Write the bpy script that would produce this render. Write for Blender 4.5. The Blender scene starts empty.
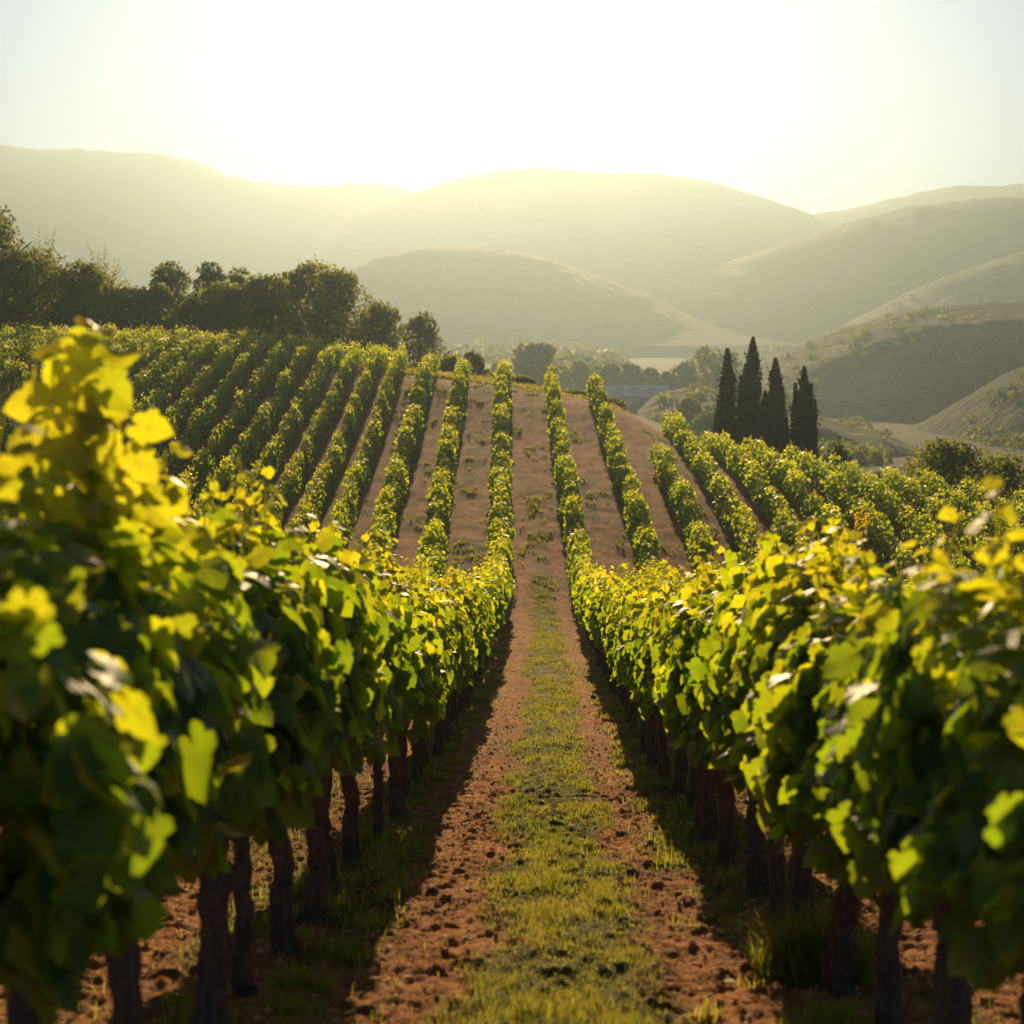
import bpy, math
import numpy as np
from math import radians as R

# ------------------------------------------------------------------ camera, sky, sun, exposure
S = bpy.context.scene
COL = S.collection
FOC = 1407.0                    # focal length in pixels of the 1024 frame
PITCH, YAW = R(7.57), R(1.25)
SUN_EL, SUN_AZ = R(14.4), R(1.6)      # elevation; azimuth to the left of +Y

cam_d = bpy.data.cameras.new('camera')
cam = bpy.data.objects.new('camera', cam_d); COL.objects.link(cam)
cam_d.sensor_width = 36.0; cam_d.lens = 36.0 * FOC / 1024
cam_d.clip_start = 0.05; cam_d.clip_end = 12000
cam.location = (0, 0, 0)
cam.rotation_euler = (R(90) - PITCH, 0, YAW)
cam_d.dof.use_dof = True; cam_d.dof.focus_distance = 19.0; cam_d.dof.aperture_fstop = 2.4
S.camera = cam

W = bpy.data.worlds.new('World'); S.world = W; W.use_nodes = True
wn = W.node_tree; wn.nodes.clear()
sky = wn.nodes.new('ShaderNodeTexSky'); sky.sky_type = 'NISHITA'; sky.sun_disc = False
sky.sun_elevation = SUN_EL; sky.sun_rotation = -SUN_AZ
sky.altitude = 2500; sky.air_density = 0.5; sky.dust_density = 0.1; sky.ozone_density = 1.3
bg = wn.nodes.new('ShaderNodeBackground'); bg.inputs["Strength"].default_value = 0.05
wo = wn.nodes.new('ShaderNodeOutputWorld')
wn.links.new(sky.outputs[0], bg.inputs['Color']); wn.links.new(bg.outputs[0], wo.inputs['Surface'])

sun_d = bpy.data.lights.new('sun', 'SUN'); sun = bpy.data.objects.new('sun', sun_d); COL.objects.link(sun)
sun_d.energy = 5.0; sun_d.angle = R(0.53); sun_d.color = (1.0, 0.71, 0.39)
sun.rotation_euler = (R(90) - SUN_EL, 0, R(180) + SUN_AZ)   # light travels towards the camera
sun.rotation_euler = (-(R(90) - SUN_EL), 0, SUN_AZ)

S.view_settings.view_transform = 'Standard'; S.view_settings.look = 'None'
S.view_settings.exposure = 1.75; S.view_settings.gamma = 1.0; S.view_settings.use_curve_mapping = False
S.render.engine = 'CYCLES'
cy = S.cycles
cy.use_denoising = True
try: cy.denoiser = 'OPENIMAGEDENOISE'
except Exception: pass
cy.max_bounces = 7; cy.diffuse_bounces = 4; cy.glossy_bounces = 2; cy.transmission_bounces = 4
cy.volume_bounces = 1; cy.transparent_max_bounces = 4
cy.caustics_reflective = False; cy.caustics_refractive = False
HAZE_DENSITY = 0.00064

rng = np.random.default_rng(7)

# ------------------------------------------------------------------ helpers
def ray(px, py):
    dx, dy, dz = (px - 512) / FOC, 1.0, -(py - 512) / FOC
    c, s = math.cos(PITCH), math.sin(PITCH)
    y, z = dy * c + dz * s, -dy * s + dz * c
    c, s = math.cos(YAW), math.sin(YAW)
    return dx * c - y * s, dx * s + y * c, z

def pt(px, py, Y):
    a, b, c = ray(px, py)
    return a / b * Y, Y, c / b * Y

def px_x(px, Y):
    return pt(px, 340, Y)[0]

_T = np.random.default_rng(3).random((256, 256))
def vn(x, y):
    x = np.asarray(x, float); y = np.asarray(y, float)
    xi = np.floor(x).astype(int); yi = np.floor(y).astype(int)
    fx, fy = x - xi, y - yi
    fx = fx * fx * (3 - 2 * fx); fy = fy * fy * (3 - 2 * fy)
    a = _T[xi & 255, yi & 255]; b = _T[(xi + 1) & 255, yi & 255]
    c = _T[xi & 255, (yi + 1) & 255]; d = _T[(xi + 1) & 255, (yi + 1) & 255]
    return (a * (1 - fx) + b * fx) * (1 - fy) + (c * (1 - fx) + d * fx) * fy
def fbm(x, y, o=4):
    s, a, f = 0, 0.5, 1.0
    for i in range(o):
        s = s + a * vn(np.asarray(x) * f + 17.3 * i, np.asarray(y) * f + 9.1 * i); a *= .5; f *= 2.03
    return s
def sst(a, b, x):
    t = np.clip((np.asarray(x, float) - a) / (b - a), 0, 1); return t * t * (3 - 2 * t)

class MB:
    """collects vertices and faces (tri or quad index arrays), then links ONE mesh object"""
    def __init__(s): s.v = []; s.f = []; s.a = []; s.b = []; s.n = 0
    def add(s, v, f, a=None):
        v = np.asarray(v, np.float32).reshape(-1, 3); f = np.asarray(f, np.int64)
        s.v.append(v); s.f.append(f + s.n); s.n += len(v)
        s.a.append(np.zeros(len(v), np.float32) if a is None else np.broadcast_to(np.asarray(a, np.float32), (len(v),)))
    def mesh(s, name, mat, smooth=True):
        me = bpy.data.meshes.new(name)
        v = np.concatenate(s.v); a = np.concatenate(s.a)
        me.vertices.add(len(v)); me.vertices.foreach_set('co', v.ravel())
        loops = np.concatenate([f.ravel() for f in s.f]).astype(np.int32)
        tot = np.concatenate([np.full(len(f), f.shape[1], np.int32) for f in s.f])
        start = np.concatenate([[0], np.cumsum(tot)[:-1]]).astype(np.int32)
        me.loops.add(len(loops)); me.loops.foreach_set('vertex_index', loops)
        me.polygons.add(len(tot)); me.polygons.foreach_set('loop_start', start); me.polygons.foreach_set('loop_total', tot)
        me.polygons.foreach_set('use_smooth', np.full(len(tot), smooth))
        at = me.attributes.new('tint', 'FLOAT', 'POINT'); at.data.foreach_set('value', np.ascontiguousarray(a, np.float32))
        if s.b:
            bt = me.attributes.new('vein', 'FLOAT', 'POINT'); vv = np.zeros(len(v), np.float32)
            for o_, q in s.b: vv[o_:o_ + len(q)] = q
            bt.data.foreach_set('value', vv)
        if mat: me.materials.append(mat)
        me.update(calc_edges=True); me.validate()
        return me
    def build(s, name, mat, parent=None, smooth=True):
        return link(name, s.mesh(name, mat, smooth), parent)

def link(name, me, parent=None):
    o = bpy.data.objects.new(name, me); COL.objects.link(o)
    if parent: o.parent = parent
    return o
def thing(name, loc, label, cat, group=None, rz=0.0, sc=(1, 1, 1)):
    o = bpy.data.objects.new(name, None); COL.objects.link(o)
    o.location = loc; o.rotation_euler = (0, 0, rz); o.scale = sc; o.empty_display_size = .2
    return tag(o, label, cat, group)
def tag(o, label=None, cat=None, group=None, kind=None):
    if label: o['label'] = label
    if cat: o['category'] = cat
    if group: o['group'] = group
    if kind: o['kind'] = kind
    return o

def rot_frames(n, d):
    """orthonormal frames: normal n, tip direction d (both Nx3) -> side, tip, normal"""
    n = n / np.linalg.norm(n, axis=1, keepdims=True)
    d = d - n * np.sum(n * d, 1, keepdims=True)
    d = d / (np.linalg.norm(d, axis=1, keepdims=True) + 1e-9)
    return np.cross(d, n), d, n

def tube(mb, pts, rads, seg=8, a=0.0, knobs=0.0, seed=0, cap=True):
    r = np.random.default_rng(seed)
    pts = np.asarray(pts, float); n = len(pts)
    tang = np.gradient(pts, axis=0); tang /= np.linalg.norm(tang, axis=1, keepdims=True)
    up = np.array([0, 0, 1.0]) if abs(tang[0][2]) < .8 else np.array([1.0, 0, 0])
    V = []
    for i in range(n):
        u = np.cross(up, tang[i]); u /= np.linalg.norm(u); w = np.cross(tang[i], u)
        th = np.arange(seg) / seg * 2 * np.pi
        rr = rads[i] * (1 + knobs * (r.random(seg) - .5))
        V.append(pts[i] + np.outer(np.cos(th) * rr, u) + np.outer(np.sin(th) * rr, w))
    V = np.concatenate(V)
    F = []
    for i in range(n - 1):
        for j in range(seg):
            k = (j + 1) % seg
            F.append((i * seg + j, i * seg + k, (i + 1) * seg + k, (i + 1) * seg + j))
    mb.add(V, F, a)
    if cap:
        c0 = len(V)
        mb.add(np.concatenate([V[-seg:], pts[-1:] + tang[-1:] * rads[-1] * .5]), [(j, (j + 1) % seg, seg) for j in range(seg)], a)

# ------------------------------------------------------------------ materials
def new_mat(name):
    m = bpy.data.materials.new(name); m.use_nodes = True; nt = m.node_tree; nt.nodes.clear()
    out = nt.nodes.new('ShaderNodeOutputMaterial'); return m, nt, out
def N(nt, t, **kw):
    n = nt.nodes.new(t)
    for k, v in kw.items(): setattr(n, k, v)
    return n
def ramp(nt, fac, stops):
    r = nt.nodes.new('ShaderNodeValToRGB'); e = r.color_ramp.elements
    while len(e) < len(stops): e.new(.5)
    for i, (p, c) in enumerate(stops):
        e[i].position = p; e[i].color = (*c, 1)
    nt.links.new(fac, r.inputs[0]); return r.outputs[0]
def noise(nt, scale, detail=4, rough=.55, vec=None):
    n = nt.nodes.new('ShaderNodeTexNoise'); n.inputs['Scale'].default_value = scale
    n.inputs['Detail'].default_value = detail; n.inputs['Roughness'].default_value = rough
    if vec is not None: nt.links.new(vec, n.inputs['Vector'])
    return n.outputs[0]
def mixc(nt, f, a, b):
    m = nt.nodes.new('ShaderNodeMix'); m.data_type = 'RGBA'
    for sock, v in ((m.inputs[0], f), (m.inputs[6], a), (m.inputs[7], b)):
        if isinstance(v, (int, float)): sock.default_value = v
        elif isinstance(v, tuple): sock.default_value = (*v, 1)
        else: nt.links.new(v, sock)
    return m.outputs[2]
def mth(nt, op, a, b=None):
    m = nt.nodes.new('ShaderNodeMath'); m.operation = op
    for sock, v in ((m.inputs[0], a), (m.inputs[1], b)):
        if v is None: continue
        if isinstance(v, (int, float)): sock.default_value = v
        else: nt.links.new(v, sock)
    return m.outputs[0]

def leaf_mat(name, stops, tstops, trans=.5, rough=.5, spec=.35):
    m, nt, out = new_mat(name)
    at = N(nt, 'ShaderNodeAttribute', attribute_name='tint')
    oi = N(nt, 'ShaderNodeObjectInfo')
    f = mth(nt, 'ADD', at.outputs['Fac'], mth(nt, 'MULTIPLY', mth(nt, 'SUBTRACT', oi.outputs['Random'], .5), .12))
    tc = N(nt, 'ShaderNodeTexCoord')
    mott = noise(nt, 38, 3, .6, tc.outputs['Object'])
    f = mth(nt, 'ADD', f, mth(nt, 'MULTIPLY', mth(nt, 'SUBTRACT', mott, .5), .22))
    p = N(nt, 'ShaderNodeBsdfPrincipled'); p.inputs['Roughness'].default_value = rough
    p.inputs['Specular IOR Level'].default_value = spec
    nt.links.new(ramp(nt, f, stops), p.inputs['Base Color'])
    vn_ = N(nt, 'ShaderNodeAttribute', attribute_name='vein').outputs['Fac']
    vf = mth(nt, 'MULTIPLY', mth(nt, 'POWER', vn_, 7.0), .6)
    nt.links.new(mixc(nt, vf, ramp(nt, f, stops), (.16, .20, .06)), p.inputs['Base Color'])
    t = N(nt, 'ShaderNodeBsdfTranslucent')
    nt.links.new(mixc(nt, vf, ramp(nt, f, tstops), (.22, .22, .03)), t.inputs['Color'])
    bp = N(nt, 'ShaderNodeBump'); bp.inputs['Strength'].default_value = .35; bp.inputs['Distance'].default_value = .006
    nt.links.new(mth(nt, 'ADD', mth(nt, 'POWER', vn_, 5.0), mth(nt, 'MULTIPLY', mott, .5)), bp.inputs['Height']); nt.links.new(bp.outputs[0], p.inputs['Normal'])
    mx = N(nt, 'ShaderNodeMixShader'); mx.inputs[0].default_value = trans
    nt.links.new(p.outputs[0], mx.inputs[1]); nt.links.new(t.outputs[0], mx.inputs[2])
    nt.links.new(mx.outputs[0], out.inputs['Surface'])
    return m

M = {}
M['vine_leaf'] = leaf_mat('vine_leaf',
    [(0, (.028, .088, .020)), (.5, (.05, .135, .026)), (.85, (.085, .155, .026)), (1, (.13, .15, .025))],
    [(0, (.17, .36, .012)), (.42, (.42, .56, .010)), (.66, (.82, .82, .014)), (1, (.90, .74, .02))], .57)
M['gold_leaf'] = leaf_mat('gold_leaf',
    [(0, (.34, .26, .02)), (1, (.45, .28, .02))], [(0, (.85, .70, .02)), (1, (.85, .55, .02))], .5)
M['tree_leaf'] = leaf_mat('tree_leaf',
    [(0, (.020, .044, .012)), (.5, (.04, .075, .016)), (1, (.09, .12, .02))],
    [(0, (.12, .17, .01)), (1, (.50, .50, .02))], .42, .6, .25)
M['cypress_leaf'] = leaf_mat('cypress_leaf',
    [(0, (.012, .018, .008)), (.6, (.022, .030, .012)), (1, (.04, .05, .016))],
    [(0, (.02, .025, .008)), (1, (.06, .06, .012))], .15, .7, .2)
M['grass'] = leaf_mat('grass_blade',
    [(0, (.05, .075, .016)), (.55, (.10, .115, .025)), (.85, (.20, .16, .05)), (1, (.32, .24, .09))],
    [(0, (.26, .32, .02)), (.55, (.46, .44, .04)), (1, (.60, .45, .10))], .5, .75, .15)

def bark_mat(name, c0, c1):
    m, nt, out = new_mat(name)
    tc = N(nt, 'ShaderNodeTexCoord'); mp = N(nt, 'ShaderNodeMapping'); mp.inputs['Scale'].default_value = (1, 1, .10)
    nt.links.new(tc.outputs['Object'], mp.inputs['Vector'])
    n1 = noise(nt, 46, 5, .65, mp.outputs[0]); n2 = noise(nt, 5, 3, .5, tc.outputs['Object'])
    p = N(nt, 'ShaderNodeBsdfPrincipled'); p.inputs['Roughness'].default_value = .9; p.inputs['Specular IOR Level'].default_value = .15
    c = ramp(nt, mth(nt, 'ADD', mth(nt, 'MULTIPLY', n1, .7), mth(nt, 'MULTIPLY', n2, .3)), [(.3, c0), (.7, c1)])
    nt.links.new(c, p.inputs['Base Color'])
    b = N(nt, 'ShaderNodeBump'); b.inputs['Strength'].default_value = 1.0; b.inputs['Distance'].default_value = .035
    nt.links.new(n1, b.inputs['Height']); nt.links.new(b.outputs[0], p.inputs['Normal'])
    nt.links.new(p.outputs[0], out.inputs['Surface']); return m
M['vine_bark'] = bark_mat('vine_bark', (.045, .033, .024), (.24, .18, .13))
M['tree_bark'] = bark_mat('tree_bark', (.03, .022, .015), (.11, .08, .055))
M['cane'] = bark_mat('cane_bark', (.10, .07, .02), (.20, .15, .05))

# ground: soil, grass cover and far fields chosen by two vertex masks
m, nt, out = new_mat('ground_soil'); M['ground'] = m
geo = N(nt, 'ShaderNodeNewGeometry'); P = geo.outputs['Position']
g = N(nt, 'ShaderNodeAttribute', attribute_name='grass').outputs['Fac']
fl = N(nt, 'ShaderNodeAttribute', attribute_name='field').outputs['Fac']
nA = noise(nt, 1.3, 6, .68, P); nB = noise(nt, 26, 4, .65, P); nC = noise(nt, 160, 3, .6, P); nD = noise(nt, .02, 5, .55, P)
soil = ramp(nt, mth(nt, 'ADD', mth(nt, 'MULTIPLY', nA, .5), mth(nt, 'MULTIPLY', nB, .5)),
            [(.32, (.13, .054, .019)), (.50, (.34, .14, .038)), (.70, (.56, .29, .105))])
soil = mixc(nt, mth(nt, 'MULTIPLY', mth(nt, 'GREATER_THAN', nC, .66), .5), soil, (.46, .33, .2))
mp_ = N(nt, 'ShaderNodeMapping'); mp_.inputs['Scale'].default_value = (2.2, .16, 1); nt.links.new(P, mp_.inputs['Vector'])
nS = noise(nt, 1.0, 5, .6, mp_.outputs[0])
soil = mixc(nt, ramp(nt, nS, [(.44, (0, 0, 0)), (.64, (.45, .45, .45))]), soil, (.115, .052, .02))
gcol = ramp(nt, nB, [(.3, (.05, .062, .016)), (.6, (.105, .10, .028)), (.8, (.2, .15, .06))])
fcol = ramp(nt, nD, [(.35, (.028, .045, .016)), (.5, (.055, .065, .024)), (.62, (.035, .05, .018)), (.75, (.10, .095, .04))])
gm = mth(nt, 'MULTIPLY', g, mth(nt, 'ADD', mth(nt, 'MULTIPLY', nB, 1.0), .45)); 
cc = mixc(nt, mth(nt, 'MINIMUM', gm, 1.0), soil, gcol)
cc = mixc(nt, fl, cc, fcol)
p = N(nt, 'ShaderNodeBsdfPrincipled'); p.inputs['Roughness'].default_value = .95; p.inputs['Specular IOR Level'].default_value = .1
nt.links.new(cc, p.inputs['Base Color'])
b = N(nt, 'ShaderNodeBump'); b.inputs['Strength'].default_value = 1.0; b.inputs['Distance'].default_value = .05
nE = noise(nt, 5, 5, .7, P)
nt.links.new(mth(nt, 'ADD', mth(nt, 'ADD', mth(nt, 'MULTIPLY', nB, .6), mth(nt, 'MULTIPLY', nC, .2)), mth(nt, 'MULTIPLY', nE, 1.6)), b.inputs['Height']); nt.links.new(b.outputs[0], p.inputs['Normal'])
nt.links.new(p.outputs[0], out.inputs['Surface'])

def hill_mat(name, dark, mid, dry, sc):
    m, nt, out = new_mat(name)
    geo = N(nt, 'ShaderNodeNewGeometry'); P = geo.outputs['Position']
    n1 = noise(nt, sc, 6, .6, P); n2 = noise(nt, sc * 9, 5, .65, P)
    c = ramp(nt, mth(nt, 'ADD', mth(nt, 'MULTIPLY', n1, .55), mth(nt, 'MULTIPLY', n2, .45)),
             [(.36, dark), (.50, mid), (.62, dry)])
    p = N(nt, 'ShaderNodeBsdfPrincipled'); p.inputs['Roughness'].default_value = .95; p.inputs['Specular IOR Level'].default_value = .05
    nt.links.new(c, p.inputs['Base Color'])
    b = N(nt, 'ShaderNodeBump'); b.inputs['Strength'].default_value = .6; b.inputs['Distance'].default_value = .12 / sc
    nt.links.new(n2, b.inputs['Height']); nt.links.new(b.outputs[0], p.inputs['Normal'])
    nt.links.new(p.outputs[0], out.inputs['Surface']); return m
M['hill_near'] = hill_mat('hill_near', (.014, .030, .016), (.045, .065, .028), (.24, .20, .075), .022)
M['hill_far'] = hill_mat('hill_far', (.012, .024, .014), (.035, .055, .028), (.08, .09, .042), .006)

def plain_mat(name, c, rough=.7, ns=8., var=.25, metal=0.):
    m, nt, out = new_mat(name)
    tc = N(nt, 'ShaderNodeTexCoord'); n = noise(nt, ns, 4, .6, tc.outputs['Object'])
    p = N(nt, 'ShaderNodeBsdfPrincipled'); p.inputs['Roughness'].default_value = rough; p.inputs['Metallic'].default_value = metal
    lo = tuple(x * (1 - var) for x in c); hi = tuple(min(1, x * (1 + var)) for x in c)
    nt.links.new(ramp(nt, n, [(.3, lo), (.7, hi)]), p.inputs['Base Color'])
    nt.links.new(p.outputs[0], out.inputs['Surface']); return m
M['roof'] = plain_mat('pale_sheet_roof', (.82, .60, .44), .75, .6, .12)
M['plaster'] = plain_mat('pale_plaster', (.55, .5, .44), .9, .8, .1)
M['dark_wood'] = plain_mat('dark_wood', (.09, .06, .04), .8)
M['water'] = plain_mat('pond_water', (.07, .08, .07), .4, .05, .1)
M['clod'] = plain_mat('soil_clod', (.42, .21, .09), .95, 3, .5)

# ------------------------------------------------------------------ terrain heights
XS = np.array([-60., -34, -20, -10, 0, 4, 10, 20, 32, 60])
YS = np.array([-12., 0, 5.4, 10.3, 17.4, 32, 44, 52, 60, 75, 88, 97, 115, 160, 230, 400])
C0 = np.array([.6, -1.5, -2.76, -3.88, -5.22, -7.55, -9.2, -8.85, -7.95, -6.05, -4.2, -4.6, -7.5, -11.5, -15.5, -18])
ZT = np.zeros((len(YS), len(XS)))
#                -60  -34  -20  -10   0   4    10   20    32   60
OFF = {0: [0, 0, 0, 0, 0, 0, 0, 0, 0, 0]}
side = {
 44.: [1.6, 1.2, .7, .2, 0, -.6, -1.5, -2.2, -3.2, -5],
 52.: [1.9, 1.4, .8, .2, 0, -.5, -1.3, -1.9, -3.0, -5.5],
 60.: [2.0, 1.4, .8, .25, 0, -.3, -1.0, -2.0, -3.3, -6],
 75.: [3.2, 2.9, 2.1, .8, 0, -.3, -1.5, -3.1, -4.7, -9],
 88.: [2.9, 2.6, 2.3, 1.3, 0, -.7, -4.2, -6.6, -8.5, -10.5],
 97.: [3.4, 3.0, 2.6, 1.4, 0, -1.6, -6.2, -7.6, -9.6, -11],
 115.: [5.5, 5.2, 4.6, 2.6, 0, -1.5, -4.5, -6.0, -8., -9.5],
 160.: [5, 5, 4, 2, 0, -.6, -1.8, -3.5, -5.5, -7.5],
 230.: [3, 3, 2, 1, 0, 0, -.6, -2.2, -4.5, -8.0],
 400.: [1, 1, 1, .5, 0, 0, -.4, -1.5, -3.5, -11.0],
}
for i, yv in enumerate(YS):
    o = np.array(side.get(yv, [0.0] * len(XS)))
    if yv == 32: o = np.array([.8, .6, .3, .1, 0, -.2, -.5, -.9, -1.4, -2.5])
    ZT[i] = C0[i] + o
def _cub(xs, zs, x, axis):
    # monotone-ish cubic Hermite along an axis by gradient slopes
    m = np.gradient(zs, xs, axis=axis)
    return m
MY = np.gradient(ZT, YS, axis=0)
def _interp_y(Y):
    Y = np.clip(Y, YS[0], YS[-1]); i = np.clip(np.searchsorted(YS, Y) - 1, 0, len(YS) - 2)
    h = (YS[i + 1] - YS[i]); t = (Y - YS[i]) / h
    h00 = 2 * t**3 - 3 * t**2 + 1; h10 = t**3 - 2 * t**2 + t; h01 = -2 * t**3 + 3 * t**2; h11 = t**3 - t**2
    return (h00[..., None] * ZT[i] + (h10 * h)[..., None] * MY[i] + h01[..., None] * ZT[i + 1] + (h11 * h)[..., None] * MY[i + 1])
def height(x, Y):
    """large-scale ground height at arrays x, Y of one shape"""
    x = np.asarray(x, float); Y = np.asarray(Y, float)
    x, Y = np.broadcast_arrays(x, Y)
    shp = x.shape; x = x.ravel(); Yr = Y.ravel()
    prof = _interp_y(Yr)                                     # N x len(XS)
    xc = np.clip(x, XS[0], XS[-1]); j = np.clip(np.searchsorted(XS, xc) - 1, 0, len(XS) - 2)
    mx = np.gradient(prof, XS, axis=1)
    n = np.arange(len(x)); h = XS[j + 1] - XS[j]; t = (xc - XS[j]) / h
    z = ((2 * t**3 - 3 * t**2 + 1) * prof[n, j] + (t**3 - 2 * t**2 + t) * h * mx[n, j]
         + (-2 * t**3 + 3 * t**2) * prof[n, j + 1] + (t**3 - t**2) * h * mx[n, j + 1])
    far = sst(450, 1500, Yr)
    z = z * (1 - far) + far * (-16 + 4 * sst(1200, 3000, Yr))
    return z.reshape(shp)
def hz(x, Y): return float(height(np.array([x]), np.array([Y]))[0])

def bend(Y): return -1.0 * sst(40, 92, Y)
def crest(x):            # where the vineyard ends on the facing slope
    return np.interp(x, [-60, -34, -8, 3, 7, 10, 15, 21, 27, 60], [90, 90, 90, 90, 87, 82, 77, 73, 69, 60])
ROWS_L = np.array([-1.22, -3.35, -5.05, -6.5] + [-6.5 - 1.16 * i for i in range(1, 26)])
ROWS_R = np.array([1.25, 3.5, 5.35, 7.1] + [7.1 + 1.65 * i for i in range(1, 12)])
ROWS = np.concatenate([ROWS_L[::-1], ROWS_R])
def fan(Y): return 1 + .20 * sst(24, 62, Y)      # the rows open out a little up the facing slope

def row_dist(x, Y):
    u = (np.asarray(x) - bend(Y)) / fan(Y); shp = np.shape(u); u = np.ravel(u)
    j = np.clip(np.searchsorted(ROWS, u), 1, len(ROWS) - 1)
    a, b = u - ROWS[j - 1], u - ROWS[j]
    return np.where(np.abs(a) < np.abs(b), a, b).reshape(shp)           # signed distance to the nearest vine row

def detail(x, Y):
    """small relief of the soil: tracks, clods, the ridge under the vines"""
    x = np.asarray(x, float); Y = np.asarray(Y, float)
    lane = x - bend(Y)
    near = 1 - sst(30, 60, Y)
    d = row_dist(x, Y)
    z = .03 * np.exp(-(d / .28) ** 2)
    z = z + .035 * np.exp(-((lane - .12) / .3) ** 2) * (1 - sst(.8, 1.2, abs(lane)))
    rough = .045 * (fbm(x * 5, Y * 5, 3) - .45) + .068 * (fbm(x * 14, Y * 14, 3) - .45) + .066 * (np.abs(fbm(x * 30 + 7, Y * 30, 2) - .38) - .1)
    cl = np.maximum(0, fbm(x * 11 + 40, Y * 11, 2) - .47) * .17
    return (z + (rough + cl) * near) * (1 - sst(85, 110, Y)) + (1 - near) * (.1 * (fbm(x * .7, Y * .7, 3) - .45) + .10 * (fbm(x * 2.6, Y * 1.6 + 3, 3) - .42) * (1 - sst(85, 110, Y)) + .07 * (fbm(x * 3, Y * 3, 2) - .4) * (1 - sst(85, 110, Y))) * (1 - sst(300, 600, Y))
def gz(x, Y):
    return height(x, Y) + detail(x, Y)
def gz1(x, Y): return float(gz(np.array([x]), np.array([Y]))[0])

def grow(a, b, h0, g, hmax=1e9):
    out = [a]; h = h0
    while out[-1] < b: out.append(out[-1] + h); h = min(h * g, hmax)
    return out
xr = grow(2.7, 3500, .035, 1.06)
X = np.array([-v for v in xr[::-1]] + list(np.arange(-2.68, 2.69, .022)) + xr)
Yv = np.array(list(-np.array(grow(2.6, 320, .3, 1.25))[::-1]) + list(np.arange(-2.3, 3.3, .25)) + list(np.arange(3.4, 13, .024)) + grow(13, 45, .035, 1.018, .16) [0:] )
Yv = np.concatenate([Yv, grow(Yv[-1] + .16, 130, .17, 1.012, .6), ]); Yv = np.concatenate([Yv, grow(Yv[-1] + .8, 4000, .9, 1.06)])
XX, YY = np.meshgrid(X, Yv)
ZZ = gz(XX, YY)
nx, ny = len(X), len(Yv)
idx = np.arange(nx * ny).reshape(ny, nx)
F = np.stack([idx[:-1, :-1], idx[:-1, 1:], idx[1:, 1:], idx[1:, :-1]], -1).reshape(-1, 4)
mb = MB(); mb.add(np.stack([XX, YY, ZZ], -1).reshape(-1, 3), F)
ground = mb.build('ground', M['ground']); tag(ground, kind='structure')

lane = XX - bend(YY)
def strip_mask(lane, Y):
    w = .46 + .22 * (fbm(np.asarray(Y) * .8, np.asarray(lane) * 0 + 3.3, 3) - .45) * 2
    c = .12 + .10 * (vn(np.asarray(Y) * .25, 7.7) - .5) 
    return 1 - sst(w * .55, w * 1.2, abs(lane - c + .34 * (fbm(np.asarray(lane) * 4, np.asarray(Y) * 3, 2) - .4)))
def weeds_mask(x, Y):
    d = abs(row_dist(x, Y))
    other = sst(.37, .55, fbm(np.asarray(x) * .55 + 5, np.asarray(Y) * .30, 3)) * sst(.3, .8, d)
    under = sst(.40, .62, fbm(np.asarray(x) * 1.6, np.asarray(Y) * 1.1 + 30, 3)) * (1 - sst(.35, .7, d)) * .95
    return np.maximum(other * .9, under)
cen = (abs(lane) < 1.3)
gr = np.where(cen, np.maximum(strip_mask(lane, YY) * (1 - .75 * sst(42, 60, YY)), weeds_mask(XX, YY) * (abs(lane) > .75)), weeds_mask(XX, YY))
cr = crest(XX)
fieldm = np.maximum(sst(-.5, 4, YY - cr - 1.5), sst(36, 48, abs(XX)))
gr = np.maximum(gr, 0)
at = ground.data.attributes.new('grass', 'FLOAT', 'POINT'); at.data.foreach_set('value', gr.ravel().astype(np.float32))
at = ground.data.attributes.new('field', 'FLOAT', 'POINT'); at.data.foreach_set('value', fieldm.ravel().astype(np.float32))

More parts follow.
